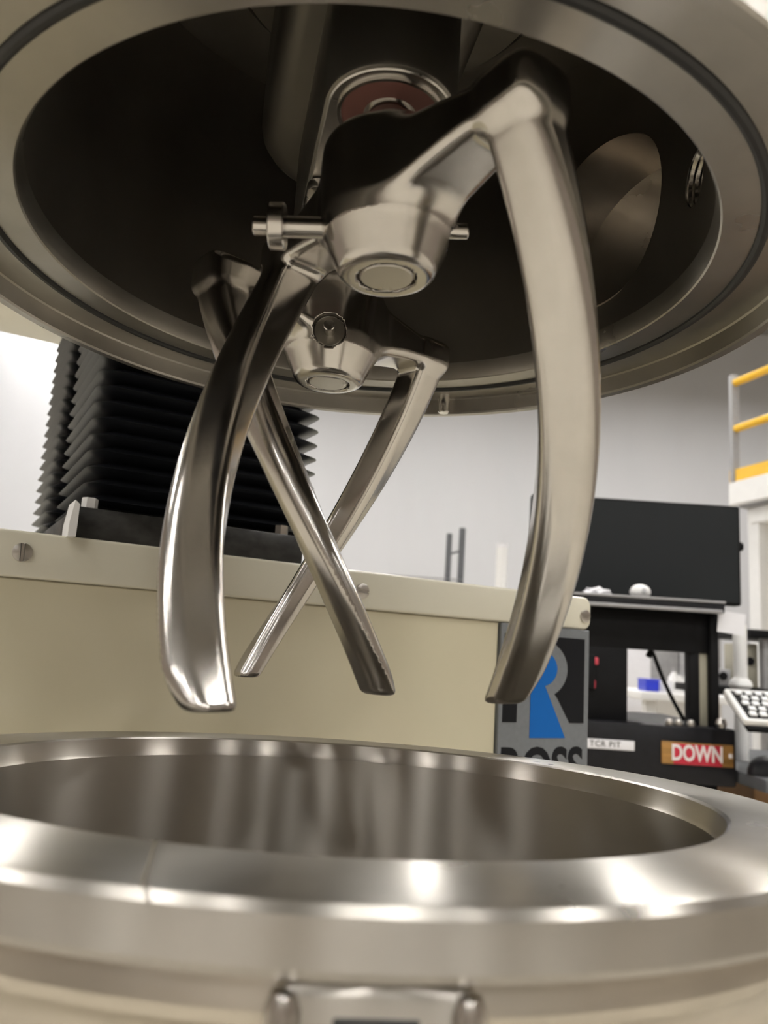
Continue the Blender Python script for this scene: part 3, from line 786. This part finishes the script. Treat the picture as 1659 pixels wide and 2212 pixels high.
for px, hh, rr, lab_ in ((1458, 0.10, 0.022, 'taller white bottle in the middle of the white workbench'), (1470, 0.085, 0.016, 'slim white bottle just right of the taller bottle on the workbench'), (1492, 0.11, 0.024, 'round-shouldered white bottle near the right end of the bench opening')):
    p = at(px, 1490, YB+0.15)
    bt = thing('bottle', lab_, 'bottle', (p.x, YB+0.16, zbn+0.0004), group='bottles on the workbench')
    obj('bottle_body', lathe([(0, 0), (rr, 0), (rr, hh*0.6), (rr*0.5, hh*0.78), (rr*0.45, hh*0.85), (0, hh*0.85)], 24), 'white', bt)
    obj('cap', lathe([(0, hh*0.84), (rr*0.55, hh*0.84), (rr*0.5, hh), (0, hh)], 20), 'galv', bt)
p = at(1433, 1487, YB+0.14)
rl = obj('tape_roll', lathe([(0.018, 0), (0.036, 0), (0.036, 0.045), (0.018, 0.045)], 28, Matrix.Rotation(0, 4, 'Z'), closed=True), 'paper', None, 35, (p.x, YB+0.15, zbn+0.0004))
tag(rl, 'roll of pale tape on the workbench beside the blue bin', 'tape roll')
# pale cabinet column left in the opening and grey cabinet under the bench
a_ = at(1366, 1400, 3.9); b_ = at(1406, 1400, 3.9)
tag(recentre(obj('locker', box((a_.x-0.25, 3.9, 0), (b_.x, 4.3, at(1390, 1330, 3.9).z), 0.006, 2), 'paper')), 'tall pale grey locker seen at the left of the machine opening', 'locker')
a_ = at(1408, 1400, 4.6); b_ = at(1520, 1400, 4.6)
gc = thing('storage_cabinet', 'tall grey cabinet behind the white workbench', 'cabinet', ((a_.x+b_.x)/2, 4.6, 0))
hw = (b_.x-a_.x)/2+0.1
obj('cabinet_body', box((-hw, 0, 0), (hw, 0.5, 1.42), 0.006, 2), 'galv', gc)
for s in (-1, 1):
    d_ = obj('door', box((min(0.004*s, hw*s*0.98), -0.018, 0.03), (max(0.004*s, hw*s*0.98), 0.002, 1.39), 0.004, 2), 'galv', gc)
    obj('handle', box((0.02*s-0.008, -0.04, 0.75), (0.02*s+0.008, -0.016, 0.9), 0.003, 1), 'blackmetal', d_)
# black cable hanging in the opening
c0 = at(1408, 1408, YE+0.1); c1 = at(1478, 1552, YE+0.1)
pts = []
for k in range(15):
    t = k/14; px = 1408+(1478-1408)*(t**0.9); py = 1406+(1556-1406)*t
    q = at(px-14*math.sin(t*PI)*0.5, py, YE+0.10); pts.append(q)
cb_ = thing('cable', 'thick black cable hanging across the opening of the test machine', 'cable', pts[-1])
obj('cable_jacket', tube([p_-pts[-1] for p_ in pts], 0.0042, 10), 'black', cb_)
obj('plug', rod(pts[0]-pts[-1]+Vector((-0.008, 0, -0.014)), pts[0]-pts[-1]+Vector((-0.001, 0, 0.0)), 0.007, 14, 0.001), 'black', cb_)

# desk with keyboard and mouse at the right
YD = 1.60
zd = at(1630, 1676, YD).z
desk = thing('computer_desk', 'dark desk with raised keyboard tray, right of the test machine', 'desk', (1.10, YD, 0))
dl = xr+0.006-1.10
obj('desk_top', box((dl, -0.05, zd-0.026), (0.55, 0.55, zd), 0.004, 2), 'rackgrey', desk)
for x_ in (dl+0.08, 0.50):
    for y_ in (0.0, 0.48): obj('leg', box((x_, y_, 0), (x_+0.04, y_+0.04, zd-0.025), 0.003, 1), 'galv', desk)
# tray leans towards the lens so that the keys face it
kc = at(1648, 1522, YD-0.04)
TL = math.radians(30)
kt = Matrix.Translation(kc) @ Matrix.Rotation(-0.02, 4, 'Z') @ Matrix.Rotation(TL, 4, 'X')
k0 = at(1588, 1527, YD-0.04).x-kc.x
tr = obj('keyboard_tray', box((k0+0.006, -0.060, -0.026), (0.46, 0.062, -0.016), 0.003, 2), 'black', desk)
tr.matrix_world = kt
tr.parent = None
tr.parent = desk; tr.matrix_parent_inverse = Matrix.Identity(4)
tr.matrix_local = Matrix.Translation((-1.10, -YD, 0)) @ kt
br_ = obj('tray_post', box((k0+0.16, 0.03, zd-0.002), (k0+0.18, 0.05, kc.z-0.030), 0.003, 1), 'black', desk)
br_.location = (kc.x-1.10, -0.02, 0)
kb = thing('keyboard', 'white keyboard with pale keys lying on the tilted black tray', 'keyboard', kt.to_translation(), rot=kt.to_euler())
obj('keyboard_case', prism(rrect(k0, -0.052, k0+0.43, 0.058, 0.006), -0.0158, -0.004, 0.002, 2), 'white', kb)
obj('key_bed', box((k0+0.010, -0.044, -0.0045), (k0+0.420, 0.050, -0.0032), 0.0004, 1), 'black', kb)
keyme = None
for r in range(5):
    yy = 0.039-r*0.0182
    for c in range(20):
        xx = k0+0.022+c*0.0198+(r % 2)*0.006
        if xx > k0+0.412: continue
        if keyme is None:
            ko = obj('key', box((-0.0068, -0.0062, -0.0034), (0.0068, 0.0062, 0.0022), 0.0016, 1), 'key', kb, loc=(xx, yy, 0)); keyme = ko.data
        else: link('key', keyme, None, kb, (xx, yy, 0))
p = at(1652, 1668, YD+0.02)
ms = thing('computer_mouse', 'black computer mouse on the dark desk below the keyboard', 'mouse', (p.x+0.012, YD+0.03, zd+0.0004), 0.5)
bm = bmesh.new(); bmesh.ops.create_uvsphere(bm, u_segments=24, v_segments=12, radius=1)
for v in bm.verts:
    v.co = Vector((v.co.x*0.052, v.co.y*0.031, max(v.co.z, 0)*0.036*(1-0.25*v.co.x)))
bmesh.ops.remove_doubles(bm, verts=bm.verts, dist=1e-5)
obj('mouse_shell', bm, 'blackmetal', ms, 60)
obj('scroll_wheel', rod((0.030, -0.003, 0.0245), (0.030, 0.003, 0.0245), 0.006, 16, 0.001), 'galv', ms)
# white lamp post standing behind the keyboard
YP = YD+0.26
p = at(1600, 1480, YP)
lp = thing('white_post', 'thick white post with round foot behind the keyboard', 'post', (p.x, YP, zd+0.0004))
ztp = at(1604, 1350, YP).z-zd; zft = at(1599, 1478, YP).z-zd
obj('post_tube', lathe([(0, 0), (0.0155, 0), (0.0155, ztp), (0, ztp)], 28), 'white', lp)
obj('foot_disc', lathe([(0, zft-0.012), (0.018, zft-0.012), (0.026, zft-0.004), (0.024, zft+0.006), (0.016, zft+0.014), (0, zft+0.016)], 32), 'white', lp)
# instruments at the right edge
YI = 2.3
a_ = at(1628, 1368, YI)
sh = thing('wall_shelf_unit', 'black shelf unit with clutter at the right edge of the photo', 'shelf', (a_.x+0.30, YI, 0))
obj('shelf_board', box((-0.31, 0, at(1640, 1378, YI).z), (0.4, 0.3, at(1640, 1360, YI).z), 0.003, 2), 'black', sh)
obj('shelf_board', box((-0.42, 0, at(1640, 1506, YI).z), (0.4, 0.3, at(1640, 1488, YI).z), 0.003, 2), 'black', sh)
for x_ in (-0.262, 0.35): obj('upright', box((x_, 0.02, 0), (x_+0.02, 0.05, at(1640, 1372, YI).z), 0.002, 1), 'galv', sh)
zs_ = at(1640, 1488, YI).z
for px, mtl, hh, lab_ in ((1642, 'beige', 0.13, 'beige instrument box on the lower black shelf'), (1582, 'galv', 0.05, 'low grey tray on the left of the lower black shelf')):
    p = at(px, 1480, YI)
    ib = thing('instrument_box', lab_, 'instrument', (p.x, YI+0.12, zs_+0.0004))
    obj('instrument_case', box((-0.025, -0.06, 0), (0.025, 0.06, hh), 0.004, 2), mtl, ib)
    obj('dial', rod((0, -0.059, hh*0.6), (0, -0.066, hh*0.6), 0.012, 20, 0.001), 'black', ib)
# cardboard box low at the right
a_ = at(1628, 1720, 1.9); 
cbx = thing('cardboard_box', 'brown cardboard box below the desk at the right edge', 'box', (a_.x+0.16, 1.95, 0))
zcb = at(1640, 1703, 1.9).z
obj('carton', box((-0.16, -0.05, 0), (0.16, 0.22, zcb), 0.003, 1), 'card', cbx)
obj('tape_strip', box((-0.02, -0.0508, 0.0), (0.02, 0.2208, zcb+0.0006)), 'beige', cbx)

# ------------------------------------------------------------------ mezzanine with yellow guard rail, storage rack, white tube
YZ = 4.2
mz = thing('mezzanine', 'white steel mezzanine edge with yellow guard rails at the upper right', 'mezzanine', at(1588, 1040, YZ))
o_ = at(1588, 1040, YZ)
zdk = 0.0
def MZ(name, x0, x1, y0, y1, z0, z1, m, bev=0.004): return obj(name, box((x0, y0, z0), (x1, y1, z1), bev, 1), m, mz)
z1_ = at(1585, 829, YZ).z-o_.z; z2_ = at(1587, 928, YZ).z-o_.z
MZ('guard_post', -0.02, 0.02, -0.02, 0.02, -0.01, z1_+0.05, 'galv')
MZ('guard_post', -0.02+0.62, 0.02+0.62, -2.02, -1.98, -0.01, z1_+0.05, 'galv')
R_ = Matrix.Rotation(math.radians(-73), 4, 'Z')
for z_ in (z1_, z2_):
    obj('guard_rail', rod((-0.0, 0.0, z_), (0.62, -2.0, z_), 0.021, 16), 'yellow', mz)
mr = Matrix.Rotation(math.atan2(-2.0, 0.62), 4, 'Z')
obj('toe_board', box((-0.03, -0.012, -0.005), (2.1, 0.012, 0.065), 0.002, 1, mr), 'yellow', mz)
obj('edge_beam', box((-0.03, -0.02, -0.135), (2.1, 0.02, -0.006), 0.004, 1, mr), 'white', mz)
obj('edge_beam', box((0.05, 0.05, -0.24), (2.1, 0.12, -0.15), 0.004, 1, mr), 'white', mz)
obj('deck', box((0.0, 0.02, -0.15), (2.1, 0.7, -0.135), 0.002, 1, mr), 'galv', mz)
obj('support_column', box((0.02, 0.06, -o_.z), (0.10, 0.14, -0.14), 0.004, 1, mr), 'white', mz)
obj('support_column', box((1.95, 0.06, -o_.z), (2.03, 0.14, -0.14), 0.004, 1, mr), 'white', mz)

YK = 5.2
a_ = at(972, 1150, YK); b_ = at(1000, 1140, YK)
rk = thing('storage_rack', 'dark grey steel storage rack far behind the cream cabinet', 'rack', (a_.x, YK, 0))
wr_ = b_.x-a_.x
zk = at(972, 1152, YK).z; zk2 = at(1000, 1140, YK+0.0).z
obj('rack_post', box((-0.018, 0, 0), (0.018, 0.05, zk), 0.003, 1), 'rackgrey', rk)
obj('rack_post', box((wr_-0.02, 0, 0), (wr_+0.02, 0.05, zk2), 0.003, 1), 'rackgrey', rk)
for k in range(6):
    z_ = zk-0.14-k*0.3
    obj('brace', rod((0, 0.025, z_), (wr_, 0.025, z_+0.03), 0.008, 10), 'rackgrey', rk)
zsf = at(880, 1243, YK).z
obj('rack_post', box((-0.93, 0, 0), (-0.89, 0.05, zsf+0.02), 0.003, 1), 'rackgrey', rk)
wsh = obj('wire_shelf', box((-0.93, 0.0, zsf-0.05), (wr_+0.02, 0.04, zsf-0.035), 0.002, 1), 'galv', rk)
obj('shelf_rim', box((-0.93, 0.0, zsf-0.008), (wr_+0.02, 0.02, zsf), 0.002, 1), 'galv', wsh)
bm = bmesh.new()
for k in range(60):
    x_ = -0.92+k*(0.92+wr_)/60; add_rod(bm, (x_, 0.01, zsf-0.04), (x_+0.008, 0.01, zsf-0.004), 0.0025, 6)
tag(obj('shelf_wires', bm, 'galv', wsh), kind='stuff')
YT = 4.4
p = at(1082, 1260, YT)
tb = thing('white_tube', 'upright white cardboard tube standing beyond the cream cabinet', 'tube', (p.x, YT, 0))
ztb_ = at(1082, 1176, YT).z
obj('tube_wall', lathe([(0.026, 0), (0.031, 0), (0.031, ztb_), (0.026, ztb_)], 28, closed=True), 'white', tb)
obj('tube_cap', lathe([(0, ztb_-0.02), (0.0325, ztb_-0.02), (0.0325, ztb_+0.002), (0, ztb_+0.002)], 28), 'paper', tb)
